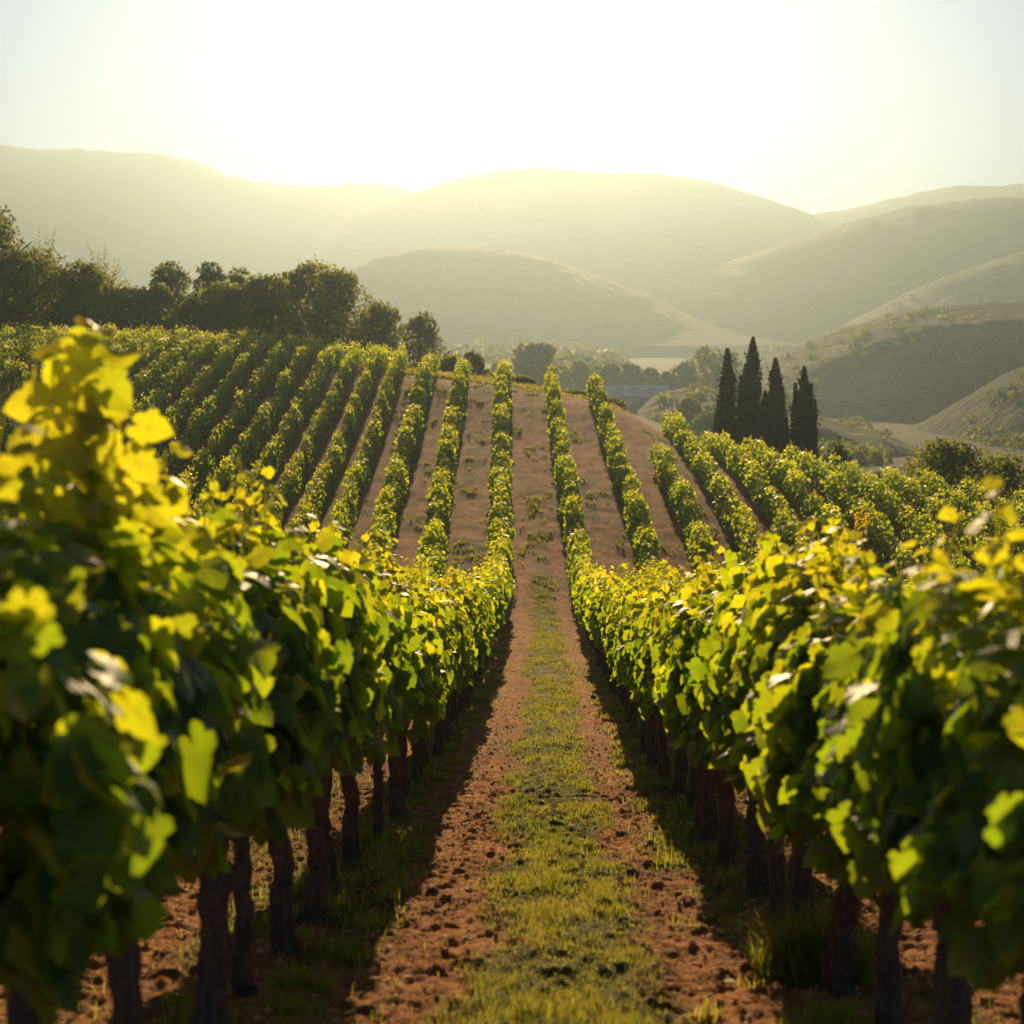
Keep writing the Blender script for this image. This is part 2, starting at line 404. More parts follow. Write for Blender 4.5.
# ------------------------------------------------------------------ hills and mountains
def hill(name, D, prof, base, wf, wb, mat, n=220, mrows=70, rough=.17, power=1.0, crestn=.03, brow=0):
    prof = np.array(prof, float)
    px = np.linspace(prof[0, 0], prof[-1, 0], n)
    y = np.interp(px, prof[:, 0], prof[:, 1])
    k = max(3, n // 24); y = np.convolve(np.pad(y, k, mode='edge'), np.ones(2 * k + 1) / (2 * k + 1), 'valid')
    xs = []; zc = []
    for a, bb in zip(px, y):
        q = pt(a, bb, D); xs.append(q[0]); zc.append(q[2])
    xs = np.array(xs); zc = np.array(zc)
    t = np.concatenate([np.linspace(-1, 0, mrows)[:-1], np.linspace(0, 1, mrows // 2)])
    Yd = np.where(t < 0, t * wf, t * wb)
    u = np.abs(t)
    front = .5 + .5 * np.cos(np.pi * u ** power)
    if brow: front = np.where(u < brow, 1 - .13 * (u / brow) ** 1.3, .87 * (.5 + .5 * np.cos(np.pi * np.clip((u - brow) / (1 - brow), 0, 1) ** .85)))
    sh = np.where(t < 0, front, (.5 + .5 * np.cos(np.pi * t)))
    Xg, Tg = np.meshgrid(xs, t); Yg = D + np.repeat(Yd[:, None], n, 1)
    Xg = Xg * (1 + .0 * Tg)
    Hh = (zc - base)[None, :] * np.ones_like(Tg)
    env = sh[:, None]
    f = 6.0 / wf
    gul = (fbm(Xg * f * 1.2 + D, Yg * f * .55, 5) - .47) * 2 * rough * Hh * np.sin(np.pi * np.clip(env, 0, 1)) ** .8
    cn = (fbm(Xg * f * 2.2, Yg * f + 5, 4) - .47) * crestn * Hh * 2
    Z = base - .3 + Hh * env + gul + cn * env
    ny_, nx_ = Z.shape
    id_ = np.arange(nx_ * ny_).reshape(ny_, nx_)
    Fq = np.stack([id_[:-1, :-1], id_[:-1, 1:], id_[1:, 1:], id_[1:, :-1]], -1).reshape(-1, 4)
    h = MB(); h.add(np.stack([Xg, Yg, Z], -1).reshape(-1, 3), Fq)
    o = h.build(name, mat); tag(o, kind='structure')
    return Xg, Yg, Z
HL = {}
HL['A'] = hill('mountain', 2400, [(-260, 190), (-120, 150), (-40, 143), (0, 147), (50, 152), (90, 150), (130, 153), (185, 155), (215, 170), (240, 181), (300, 188), (390, 187), (440, 200), (560, 250)], -14, 640, 500, M['hill_far'])
HL['B'] = hill('mountain', 2100, [(250, 300), (300, 250), (350, 218), (400, 197), (440, 187), (480, 172), (520, 170), (600, 173), (690, 178), (740, 190), (790, 208), (830, 224), (900, 262), (980, 300)], -14, 600, 480, M['hill_far'])
HL['C'] = hill('mountain', 2400, [(680, 262), (780, 222), (820, 212), (870, 203), (920, 194), (950, 186), (965, 185), (985, 190), (1024, 185), (1100, 178), (1260, 200)], -14, 640, 500, M['hill_far'])
HL['D'] = hill('mountain', 1480, [(520, 325), (600, 292), (650, 280), (750, 255), (810, 235), (850, 220), (930, 203), (980, 201), (1024, 199), (1120, 190), (1280, 200)], -16, 380, 400, M['hill_far'])
HL['E'] = hill('hill', 1240, [(240, 330), (300, 302), (355, 266), (400, 252), (440, 248), (490, 247), (530, 253), (560, 262), (600, 276), (640, 290), (700, 322), (780, 345)], -14, 235, 340, M['hill_far'])
HL['F'] = hill('hill', 1100, [(800, 348), (840, 330), (880, 312), (920, 288), (950, 276), (1024, 250), (1100, 236), (1250, 240)], -24, 210, 330, M['hill_near'])
HL['G'] = hill('hill', 540, [(690, 385), (740, 372), (780, 356), (815, 341), (850, 326), (900, 312), (930, 307), (960, 304), (1024, 302), (1100, 296), (1250, 300)], -33, 125, 190, M['hill_near'], brow=.33, rough=.09)
HL['H'] = hill('hill', 360, [(880, 500), (910, 470), (940, 438), (965, 415), (990, 393), (1024, 370), (1080, 345), (1200, 330)], -34, 80, 100, M['hill_near'], rough=.2, brow=.3)
HL['I'] = hill('hill', 310, [(600, 425), (660, 392), (700, 384), (760, 396), (828, 417), (870, 430), (905, 440), (950, 470), (1000, 505)], -30, 65, 60, M['hill_near'], rough=.2, brow=.3)

# scrub on the nearer hills: uncountable, one object
def cards(P, Nrm, size, r, tint, bendz=.25):
    """leaf cards: irregular bent quads at P facing Nrm"""
    n = len(P); d = r.normal(size=(n, 3)); u, w, nn = rot_frames(Nrm, d)
    s = np.asarray(size).reshape(-1, 1) * np.ones((n, 1))
    k = r.uniform(.6, 1.25, (n, 4, 1))
    V = np.stack([P + (-u) * s * k[:, 0] * .55, P - w * s * k[:, 1] * .8 + nn * s * bendz, P + u * s * k[:, 2] * .55, P + w * s * k[:, 3] * .8 - nn * s * bendz], 1)
    F = np.arange(n * 4).reshape(n, 4)
    return V.reshape(-1, 3), F, np.repeat(tint, 4)
def lobe_points(c, rad, n, r, shell=.55):
    v = r.normal(size=(n, 3)); v /= np.linalg.norm(v, axis=1, keepdims=True)
    q = r.uniform(shell, 1.05, (n, 1)) ** .7
    return np.asarray(c) + v * q * np.asarray(rad), v
mb = MB(); r = np.random.default_rng(21)
for key, cnt, s0, zoff in (('G', 130, 1.6, 0), ('H', 300, 1.3, 0), ('I', 160, 1.1, 0), ('F', 240, 3.2, 0)):
    Xg, Yg, Z = HL[key]
    fi = r.integers(3, Xg.shape[0] - 36 if key != 'G' else Xg.shape[0] - 25, cnt * 3); fj = r.integers(2, Xg.shape[1] - 2, cnt * 3)
    dens = fbm(Xg[fi, fj] * .03, Yg[fi, fj] * .03, 3); keep = np.argsort(-dens + .18 * r.random(len(dens)))[:cnt]
    for q in keep:
        c = np.array([Xg[fi[q], fj[q]], Yg[fi[q], fj[q]], Z[fi[q], fj[q]]]); s = s0 * r.uniform(.5, 1.4)
        Pp, nv = lobe_points(c + [0, 0, s * .35], (s, s, s * .75), 22, r, .7)
        V, Fc, tt = cards(Pp, nv + r.normal(size=nv.shape) * .4, s * .5, r, r.uniform(.1, .8, 22)); mb.add(V, Fc, tt)
o = mb.build('hillside_scrub', M['tree_leaf']); tag(o, 'scattered dark scrub dotting the hazy hills across the valley', 'scrub', kind='stuff')

# pale water slivers in the valley
def pond(cx, cy, rx, ry):
    th = np.linspace(0, 2 * np.pi, 40, endpoint=False); rr = 1 + .18 * np.sin(th * 3 + 1) + .1 * np.sin(th * 5)
    z = float(np.max(height(cx + np.cos(th) * rx, cy + np.sin(th) * ry))) + .25
    V = np.stack([cx + np.cos(th) * rx * rr, cy + np.sin(th) * ry * rr, np.full(40, z)], -1)
    mb = MB(); mb.add(V, np.arange(40).reshape(1, 40)); o = mb.build('water', M['water'], smooth=False); tag(o, kind='structure')
pond(px_x(470, 760), 760, 15, 22)
pond(px_x(652, 520), 520, 9, 26)

# ------------------------------------------------------------------ trees
def bare_trunk(h, r0, seed, lean=.05, nl=4):
    r = np.random.default_rng(seed); mb = MB()
    zz = np.linspace(0, h, 7); x = np.cumsum(r.normal(0, lean * h / 6, 7)); y = np.cumsum(r.normal(0, lean * h / 6, 7)); x -= x[0]; y -= y[0]
    tube(mb, np.stack([x, y, zz], -1), np.linspace(r0, r0 * .45, 7) * np.array([1.35] + [1] * 6), 8, 0, .2, seed)
    for k in range(nl):
        a = r.uniform(0, 6.28); i = r.integers(3, 6); L = h * r.uniform(.35, .6)
        p0 = np.array([x[i], y[i], zz[i]]); d = np.array([math.cos(a), math.sin(a), r.uniform(.4, .9)])
        q = np.array([p0 + d * L * t + np.array([0, 0, .15 * L * t * t]) for t in np.linspace(0, 1, 5)])
        tube(mb, q, np.linspace(r0 * .5, r0 * .12, 5), 6, 0, .2, seed + k)
    return mb
def crown_mb(hw, h0, h1, seed, n=3800, card=.24, kind='round'):
    """crown of leaf cards: several lobes with gaps, uneven outline"""
    r = np.random.default_rng(seed); mb = MB()
    lobes = []
    H = h1 - h0
    nl = 15
    for k in range(nl):
        t = (k + .5) / nl; z = h0 + H * (.12 + .76 * t)
        env = math.sqrt(max(.05, 1 - (2 * t - .75) ** 2 / 1.6)) if kind != 'spread' else math.sqrt(max(.08, 1 - (1.7 * t - .9) ** 2))
        a = k * 2.4 + r.uniform(-.4, .4); q = hw * env * r.uniform(.35, .72)
        rad = hw * r.uniform(.36, .54) * (1.1 - .35 * t)
        lobes.append((np.array([math.cos(a) * q, math.sin(a) * q, min(z, h1 - rad * .85)]), (rad, rad, rad * r.uniform(.7, .95))))
    lobes.append((np.array([r.uniform(-.1, .1) * hw, 0, h1 - hw * .36]), (hw * .45, hw * .45, hw * .38)))
    per = n // len(lobes)
    for c, rad in lobes:
        P, v = lobe_points(c, rad, per, r, .45)
        P = P + (r.random((per, 1)) ** 3) * v * rad[0] * .18
        tt = np.clip(r.normal(.45, .22) + r.normal(0, .13, per), 0, 1)
        V, Fc, t4 = cards(P, v * .8 + r.normal(size=v.shape) * .7, card * r.uniform(.6, 1.3, per), r, tt); mb.add(V, Fc, t4)
        # sprays poking out of the outline
        ns = 7
        for j in range(ns):
            d = r.normal(size=3); d[2] = abs(d[2]) * .7; d /= np.linalg.norm(d)
            L = rad[0] * r.uniform(.1, .34); base = c + d * np.array(rad) * .95
            q = base + d * np.linspace(0, L, 9)[:, None] + r.normal(0, card * .25, (9, 3))
            V, Fc, t4 = cards(q, r.normal(size=(9, 3)), card * np.linspace(.9, .5, 9), r, np.full(9, np.clip(r.normal(.6, .2), 0, 1))); mb.add(V, Fc, t4)
    return mb
def feather_mb(hw, h0, h1, seed, n=46, card=.2):
    """crown of arching feathery fronds springing from the top"""
    r = np.random.default_rng(seed); mb = MB(); top = h0 + (h1 - h0) * .45
    for k in range(n):
        a = r.uniform(0, 6.28); up = r.uniform(.1, 1.5); L = (h1 - top) * r.uniform(.7, 1.05)
        s = np.linspace(0, 1, 22)
        dx = math.cos(up) * s * hw * 1.1; dz = math.sin(up) * s * L * 1.1 - .18 * hw * s ** 2.4
        q = np.stack([math.cos(a) * dx, math.sin(a) * dx, top + dz], -1) + r.normal(0, .04, (22, 3))
        w = np.concatenate([q, q + r.normal(0, .08, (22, 3))])
        V, Fc, t4 = cards(w, r.normal(size=(44, 3)) + [0, 0, .6], card * np.tile(np.linspace(1.1, .5, 22), 2), r, np.full(44, r.uniform(.2, .9))); mb.add(V, Fc, t4)
    return mb

def tree(px, ytop, hwpx, Y, label, kind='round', n=3800, card=.24, seed=0, group=None, name='tree', mat='tree_leaf', base=None, cat='tree'):
    x = px_x(px, Y); z0 = hz(x, Y) - .1 if base is None else base
    h = pt(px, ytop, Y)[2] - z0; hw = hwpx / FOC * Y
    t = thing(name, (x, Y, z0), label, cat, group)
    bare_trunk(h * .62, max(.05, .045 * h * .6), seed).build('trunk', M['tree_bark'], t)
    h0 = 0.0 if kind != 'high' else h * .3
    if kind == 'feather':
        mbf = feather_mb(hw, h0, h, seed)
        m2 = crown_mb(hw * .8, h0, h * .72, seed + 1, n // 2, card)
        for v, f, a in zip(m2.v, m2.f, m2.a): pass
        off = mbf.n
        mbf.v += m2.v; mbf.f += [f + off for f in m2.f]; mbf.a += m2.a; mbf.n += m2.n
        mbf.build('crown', M[mat], t)
    else:
        crown_mb(hw * 1.22, h0, h, seed, n, card, kind).build('crown', M[mat], t)
    return t
GT = 'trees along the crest at the left'
for args in [
    (-8, 204, 38, 98, 'tall dark tree cut off by the left edge of the frame', 'round', 4200),
    (46, 227, 32, 106, 'spiky feathery crown rising above the round trees near the left edge', 'feather', 2600),
    (32, 250, 46, 97, 'broad rounded tree under the feathery crown near the left edge', 'round', 5000),
    (86, 262, 32, 98, 'rounded tree right of the broad one at far left, sunlit right rim', 'round', 3800),
    (104, 245, 27, 107, 'open feathery-topped tree behind the second rounded tree at left', 'feather', 2400),
    (128, 285, 34, 100, 'low wide bushy tree left of the dark dome-shaped tree', 'round', 3600),
    (170, 262, 23, 109, 'isolated dark dome-shaped tree standing against the pale sky', 'round', 3600),
    (160, 283, 15, 102, 'small pale bushy tree in front of the dark dome-shaped tree', 'round', 1800),
    (194, 297, 15, 98, 'thin yellowish small tree in the gap right of the dark dome', 'round', 900),
    (212, 262, 20, 108, 'tree with a knobbly pointed top right of the gap in the treeline', 'round', 2600),
    (240, 268, 20, 110, 'small crown peeping between the knobbly tree and the big dark mass', 'round', 2000),
    (224, 282, 27, 99, 'rounded dark bush-like tree at the left end of the big dark mass', 'round', 3600),
    (266, 275, 34, 100, 'wide dark tree in the middle of the big dark mass', 'round', 4600),
    (318, 261, 45, 99, 'largest darkest tree of the mass, ragged right side', 'round', 6500),
    (378, 302, 26, 104, 'lower dark tree just right of the largest dark tree', 'round', 3000),
    (420, 313, 22, 113, 'last tree at the right end of the crest treeline, sloping outline', 'round', 2600)]:
    px, yt, hw, Y, lab, kd, n = args
    tree(px, yt, hw * 1.08, Y + 7, lab, kd, int(n * 1.7), .19, seed=int(px) + 300, group=GT)
# shrubs at the crest behind the ends of the middle rows
for i, (px, yt, hw, Y, lab) in enumerate([
    (452, 356, 20, 101, 'dark rounded shrub beyond the crest left of the two middle rows'),
    (474, 352, 14, 110, 'hazy grey-green shrub peeping above the dark crest shrub'),
    (519, 377, 13, 95, 'small dark shrub between the ends of the two middle rows'),
    (575, 391, 13, 94, 'small dark shrub right of the end of the right middle row'),
    (606, 399, 16, 93, 'low dark shrub at the top of the second row right of the path'),
    (950, 440, 43, 79, 'large rounded olive-green bush at the right end of the vineyard'),
    (1006, 455, 36, 83, 'brownish bush beside the large olive bush at the right edge')]):
    tree(px, yt, hw, Y, lab, 'round', 2200 if i < 5 else 4200, .17 if i < 5 else .16, seed=60 + i, group='shrubs around the vineyard edge', name='shrub', cat='shrub')
# valley trees
r = np.random.default_rng(5)
tree(535, 344, 22, 320, 'large round-crowned tree alone above the hedgerow in the valley', 'high', 2600, .8, 77)
for i, (px, yt, hw) in enumerate([(500, 362, 12), (560, 366, 10), (580, 362, 12), (598, 366, 9), (612, 364, 11), (630, 364, 13), (650, 368, 11), (668, 372, 10), (686, 362, 15), (708, 346, 20), (728, 350, 16)]):
    side_t = ['first', 'second', 'third', 'fourth', 'fifth', 'sixth', 'seventh', 'eighth', 'ninth', 'tenth', 'last'][i]
    tree(px, yt, hw, 380 + r.uniform(-8, 14), side_t + ' tree from the left in the hazy valley hedgerow', 'round', 900, .9, 90 + i, group='hedgerow trees in the valley')
for i, (px, yt, hw, Y, lab) in enumerate([(690, 398, 12, 250, 'rounded bush on the pale slope right of the valley shed'), (712, 412, 16, 235, 'wide bush on the slope just left of the cypresses')]):
    tree(px, yt, hw, Y, lab, 'round', 900, .55, 130 + i, name='shrub', cat='shrub', base=pt(px, yt + 26, Y)[2] )

mb = MB(); rv = np.random.default_rng(77)
for k in range(2900):
    Yv_ = rv.uniform(430, 1500) if k < 1300 or 1700 <= k < 2300 else rv.uniform(200, 430); px_ = rv.uniform(330, 1120) if k < 1700 else (rv.uniform(540, 800) if k < 2300 else rv.uniform(815, 1120))
    if fbm(px_ * .012, Yv_ * .006, 3) < .47 + .10 * rv.random(): continue
    if 1300 <= k < 1700 and px_ < 820: continue
    xv = px_x(px_, Yv_); s_ = rv.uniform(3, 6.5) * (.42 if 1300 <= k < 1700 or k >= 2300 else 1); c = np.array([xv, Yv_, hz(xv, Yv_) + s_ * .55])
    if 600 < px_ < 680 and Yv_ < 560: continue
    P_, nv_ = lobe_points(c, (s_, s_, s_ * .8), 60, rv, .7)
    V, Fc, t4 = cards(P_, nv_ + rv.normal(size=nv_.shape) * .4, s_ * .33, rv, np.clip(rv.normal(.4, .2, 60), 0, 1)); mb.add(V, Fc, t4)
o = mb.build('valley_woods', M['tree_leaf']); tag(o, 'hazy bands of distant trees spread across the valley floor', 'woods', kind='stuff')

def cypress(px, ytop, hwpx, Y, label, seed, n=8000, twin=None):
    r = np.random.default_rng(seed)
    x = px_x(px, Y); z0 = hz(x, Y) - .1; h = pt(px, ytop, Y)[2] - z0; hw = hwpx / FOC * Y
    t = thing('cypress_tree', (x, Y, z0), label, 'cypress', 'dark cypresses at the edge of the vineyard')
    mb = MB(); tube(mb, [(0, 0, 0), (0.02, 0, h * .3), (0, .02, h * .6), (0, 0, h * .9)], [.14, .11, .07, .02], 8, 0, .2, seed)
    mb.build('trunk', M['tree_bark'], t)
    mb = MB()
    spires = [(0, 0, h, hw * .86)] + (twin or [])
    for q_ in range(6):
        a_ = r.uniform(0, 6.283); d_ = hw * r.uniform(.3, .55)
        spires.append((math.cos(a_) * d_, math.sin(a_) * d_, h * r.uniform(.45, .88), hw * r.uniform(.3, .5)))
    for sx, sy, hh, w in spires:
        nn = int(n * .75 * (hh / h) * (w / hw))
        s = r.random(nn) ** .85
        # flame shape: widest at 0.3 of the height
        env = w * np.minimum(1, (s / .12 + .25)) * np.clip(1 - s, 0, 1) ** .62 * (1 + .0 * s)
        a = r.uniform(0, 6.283, nn); lump = .15 + 1.65 * fbm(a * 1.3 + seed, s * 9 + seed * 3, 3)
        q = env * lump * r.uniform(.45, 1.0, nn) ** .5
        P = np.stack([sx + np.cos(a) * q, sy + np.sin(a) * q, hh * (.03 + .97 * s)], -1)
        nv = np.stack([np.cos(a), np.sin(a), r.uniform(0, .6, nn)], -1) + r.normal(size=(nn, 3)) * .5
        V, Fc, t4 = cards(P, nv, r.uniform(.09, .2, nn), r, np.clip(r.normal(.4, .25, nn), 0, 1)); mb.add(V, Fc, t4)
        for k in range(34):   # upward plumes leaving the outline
            s0 = r.uniform(.05, .9); a0 = r.uniform(0, 6.283); e = w * min(1, s0 / .12 + .25) * (1 - s0) ** .62
            L = r.uniform(.4, 1.15); u = np.linspace(0, 1, 12)
            q = np.stack([sx + math.cos(a0) * (e * .8 + u * .32), sy + math.sin(a0) * (e * .8 + u * .32), hh * s0 + u * L], -1) + r.normal(0, .035, (12, 3))
            V, Fc, t4 = cards(q, r.normal(size=(12, 3)), np.linspace(.17, .07, 12), r, np.full(12, r.uniform(.3, .9))); mb.add(V, Fc, t4)
    mb.build('crown', M['cypress_leaf'], t)
cypress(728, 349, 19, 93, 'leftmost cypress of the dark group beside the vineyard, slender spire', 1)
cypress(753, 338, 23, 95, 'tallest cypress, second from the left in the dark group', 2, twin=[(-.75, .1, 8.2, .45)])
cypress(776, 359, 22, 94, 'ragged-sided cypress between the tallest and the one standing apart', 3, twin=[(.5, -.1, 7.4, .4)])
cypress(805, 367, 17, 92, 'cypress standing slightly apart at the right of the dark group', 4, twin=[(.75, 0, 6.3, .35)])
cypress(843, 449, 11, 84, 'very small cypress tip alone to the right of the dark group', 5, 1500)

# ------------------------------------------------------------------ valley shed
Y = 320; a = pt(606, 402, Y); bq = pt(668, 398, Y); L = bq[0] - a[0]
zb = hz((a[0] + bq[0]) / 2, Y) - .2; ztop = pt(640, 385, Y)[2]
zb = min(zb, ztop - 2.8)
shed = thing('farm_shed', ((a[0] + bq[0]) / 2, Y, zb), 'long low pale farm shed with a grey-lilac sheet roof down in the valley', 'shed', rz=R(-4))
def box(mb, x0, x1, y0, y1, z0, z1):
    v = [(x, y, z) for z in (z0, z1) for y in (y0, y1) for x in (x0, x1)]
    mb.add(v, [(0, 2, 3, 1), (4, 5, 7, 6), (0, 1, 5, 4), (2, 6, 7, 3), (0, 4, 6, 2), (1, 3, 7, 5)])
hh = ztop - zb
mb = MB(); box(mb, -L / 2, L / 2, -3.2, 3.2, 0, hh - 2.3); mb.build('wall', M['plaster'], shed, False)
mb = MB()
e = hh - 2.3
V = [(-L/2-.3, -3.7, e-.1), (L/2+.3, -3.7, e-.1), (L/2+.3, 0, hh), (-L/2-.3, 0, hh), (L/2+.3, 3.7, e-.1), (-L/2-.3, 3.7, e-.1)]
V += [(x, y, z - .12) for x, y, z in V]
mb.add(V, [(0, 1, 2, 3), (3, 2, 4, 5), (6, 9, 8, 7), (9, 11, 10, 8), (0, 6, 7, 1), (1, 7, 8, 2), (2, 8, 10, 4), (4, 10, 11, 5), (5, 11, 9, 3), (3, 9, 6, 0)])
mb.build('roof', M['roof'], shed, False)
for q_ in (-.32, -.08, .16):
    mb = MB(); mb.add([(L * q_, -2.6, e + .62), (L * (q_ + .1), -2.6, e + .62), (L * (q_ + .1), -.9, e + 1.71), (L * q_, -.9, e + 1.71)], [(0, 1, 2, 3)]); mb.v[-1] += np.array([0, -.06, .10], np.float32); mb.build('skylight', plain_mat('skylight_sheet', (.30, .32, .32), .3), shed, False)
mb = MB(); box(mb, L * .30, L * .42, -3.27, -3.203, 0, max(.8, e - .3)); mb.build('door', M['dark_wood'], shed, False)

# ------------------------------------------------------------------ grapevines
HALF_A = [(0, .02), (.09, -.20), (.17, -.25), (.27, -.27), (.35, -.20), (.43, -.12), (.44, -.02), (.40, .04), (.52, .07), (.62, .16), (.60, .25), (.64, .33), (.54, .40), (.42, .45), (.46, .55), (.41, .63), (.36, .73), (.25, .80), (.20, .90), (.10, .95), (0, 1.08)]
HALF_B = [(0, .02), (.16, -.24), (.40, -.16), (.40, .03), (.62, .22), (.42, .45), (.36, .72), (.14, .92), (0, 1.08)]
HALF_C = [(0, -.05), (.48, .05), (.50, .45), (0, 1.05)]
def leaf_template(half):
    hpts = np.array(half); left = hpts[1:-1][::-1] * [-1, 1]
    outl = np.concatenate([hpts, left]); n = len(outl)
    v = np.concatenate([outl, [[0, .30]]])
    f = [(i, (i + 1) % n, n) for i in range(n)]
    return v, np.array(f)
def leaf_quad():
    v = np.array([(0, -.05), (.5, .12), (.42, .62), (0, 1.05), (-.42, .62), (-.5, .12)])
    return v, np.array([(0, 1, 2, 3), (0, 3, 4, 5)])
def leaf_one():
    v = np.array([(0, -.1), (.5, .4), (0, 1.0), (-.5, .4)]); return v, np.array([(0, 1, 2, 3)])
LT = [leaf_template(HALF_A), leaf_template(HALF_B), leaf_quad(), leaf_one()]

def vein_mask(half, tips):
    n = len(half) * 2 - 2; m = np.zeros(n + 1); m[n] = 1
    for i in tips:
        m[i] = 1; m[(n - i) % n] = 1
    return m
VEIN = [vein_mask(HALF_A, (3, 10, 16, 20)), vein_mask(HALF_B, (2, 4, 6, 8))]
def put_leaves(mb, P, nrm, tip, size, tint, lod, r):
    t, f = LT[lod]; n = len(P); k = len(t)
    u, d, nn = rot_frames(nrm, tip)
    x = t[:, 0][None] * np.ones((n, 1)); y = t[:, 1][None] * np.ones((n, 1))
    fold = r.uniform(-.1, .45, (n, 1)); curl = r.uniform(-.15, .45, (n, 1)); wav = r.uniform(0, .10, (n, 1)); ph = r.uniform(0, 6.28, (n, 1))
    ang = np.arctan2(x, y - .3)
    z = -fold * np.abs(x) - curl * (y - .3) ** 2 + wav * np.sin(ang * 3 + ph) * np.hypot(x, y - .3) * 1.6
    x = x * r.uniform(.85, 1.15, (n, 1))
    s = np.asarray(size).reshape(-1, 1)
    V = P[:, None] + (u[:, None] * x[..., None] + d[:, None] * y[..., None] + nn[:, None] * z[..., None]) * s[..., None]
    F = (f[None] + (np.arange(n) * k)[:, None, None]).reshape(-1, f.shape[1])
    if lod < 2: mb.b.append((mb.n, np.tile(VEIN[lod], n).astype(np.float32)))
    mb.add(V.reshape(-1, 3), F, np.repeat(tint, k))

def foliage_mb(seed, lod, n, size, length=1.0, z0=.90, z1=1.76, hw=.29, shoots=4, shoot_h=.42, big_shoot=None):
    r = np.random.default_rng(seed); mb = MB()
    y = r.uniform(-length * .62, length * .62, n)
    t = r.random(n) ** .9; z = z0 + (z1 - z0) * t
    z = z - .16 * (1 - t) * r.random(n) * (fbm(y * 3 + seed, 0 * y + seed, 2) - .2)
    w = hw * (.62 + .5 * np.sin(np.pi * np.clip(t * .85 + .12, 0, 1))) * (.65 + .75 * fbm(y * 2.2 + seed * 3.1, z * 2.2, 3))
    sd = np.where(r.random(n) < .5, -1., 1.)
    q = np.where(r.random(n) < .72, r.uniform(.65, 1.1, n), r.uniform(0, .7, n))
    top = t > .86
    q = np.where(top, r.uniform(0, 1, n), q)
    P = np.stack([sd * w * q, y, z + np.where(top, .08 * r.random(n), 0)], -1)
    nrm = np.stack([sd * np.where(top, .3, 1.0), r.normal(0, .75, n) , np.where(top, .9, .38) * np.ones(n)], -1) + r.normal(0, .42, (n, 3))
    tip = np.stack([sd * .25 + r.normal(0, .3, n), r.normal(0, .45, n), -np.ones(n)], -1)
    sz = size * (.45 + .75 * r.random(n) ** .7) * np.where(top, .85, 1)
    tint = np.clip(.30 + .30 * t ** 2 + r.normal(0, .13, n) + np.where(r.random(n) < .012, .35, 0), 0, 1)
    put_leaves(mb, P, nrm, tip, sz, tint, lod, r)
    for k in range(shoots):
        b = np.array([r.uniform(-.12, .12), r.uniform(-.5, .5) * length, z1 - .1]); L = shoot_h * r.uniform(.35, 1.0); lean = r.normal(0, .22, 2)
        m = max(4, int(9 * L / .4)) if lod < 2 else 4
        u = np.linspace(.15, 1, m)
        C = b + np.stack([lean[0] * u * L, lean[1] * u * L, u * L], -1)
        a = np.arange(m) * 2.6 + r.uniform(0, 6)
        out_ = np.stack([np.cos(a), np.sin(a), .25 + 0 * a], -1)
        Pl = C + out_ * .035
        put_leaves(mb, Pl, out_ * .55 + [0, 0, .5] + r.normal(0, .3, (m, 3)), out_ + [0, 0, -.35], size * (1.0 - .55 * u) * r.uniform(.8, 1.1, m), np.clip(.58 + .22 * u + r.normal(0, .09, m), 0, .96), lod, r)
        if lod < 2: tube(mb, [b, b + (C[-1] - b) * .5, C[-1]], [.005, .004, .002], 5, .8)
    if big_shoot:
        for (bx, by, L, lx, ly, m, s) in big_shoot:
            b = np.array([bx, by, z1 - .15]); u = np.linspace(.05, 1, m)
            C = b + np.stack([lx * u * L, ly * u * L, u * L], -1); a = np.arange(m) * 2.4 + 1
            out_ = np.stack([np.cos(a), np.sin(a), .15 + 0 * a], -1)
            put_leaves(mb, C + out_ * .05, out_ * .45 + [0, -.5, .35] + r.normal(0, .3, (m, 3)), out_ * .8 + [0, 0, -.5], s * (1.1 - .35 * u), np.clip(.5 + .28 * u + r.normal(0, .08, m), 0, .9), lod, r)
            tube(mb, [b, b + (C[-1] - b) * .5, C[-1]], [.007, .006, .003], 6, .8)
    return mb

def trunk_mb(seed, seg=20, rings=22, h=.86):
    r = np.random.default_rng(seed); mb = MB()
    z = np.linspace(-.08, h, rings); u = (z + .08) / (h + .08)
    q_ = (13 / rings) ** .5; ax = np.cumsum(r.normal(0, .010 * q_, rings)); ay = np.cumsum(r.normal(0, .013 * q_, rings)); ax -= ax[1]; ay -= ay[1]
    ax += r.normal(0, .03) * u; ay += r.normal(0, .05) * u
    r0 = r.uniform(.042, .067)
    rad = r0 * (1 + .32 * np.exp(-u * 9) - .18 * np.sin(u * 3) + .35 * np.exp(-((u - 1) / .12) ** 2)) * (1 + r.normal(0, .05, rings))
    th = np.arange(seg) / seg * 2 * np.pi
    V = []
    tw = r.uniform(-1.2, 1.2)
    lob = 1 + .0 * th
    ph = r.uniform(0, 6.28, 3)
    for i in range(rings):
        rr = rad[i] * (1 + .14 * np.sin(3 * (th + tw * u[i]) + ph[0]) + .11 * np.sin(5 * (th + tw * u[i] * 1.3) + ph[1]) + r.normal(0, .075, seg))
        V.append(np.stack([ax[i] + np.cos(th) * rr, ay[i] + np.sin(th) * rr * 1.05, np.full(seg, z[i])], -1))
    V = np.concatenate(V); F = []
    for i in range(rings - 1):
        for j in range(seg):
            k = (j + 1) % seg; F.append((i * seg + j, i * seg + k, (i + 1) * seg + k, (i + 1) * seg + j))
    mb.add(V, F)
    mb.add(np.concatenate([V[-seg:], [[ax[-1], ay[-1], h + .03]]]), [(j, (j + 1) % seg, seg) for j in range(seg)])
    return mb, (ax[-1], ay[-1]), rad[-1]
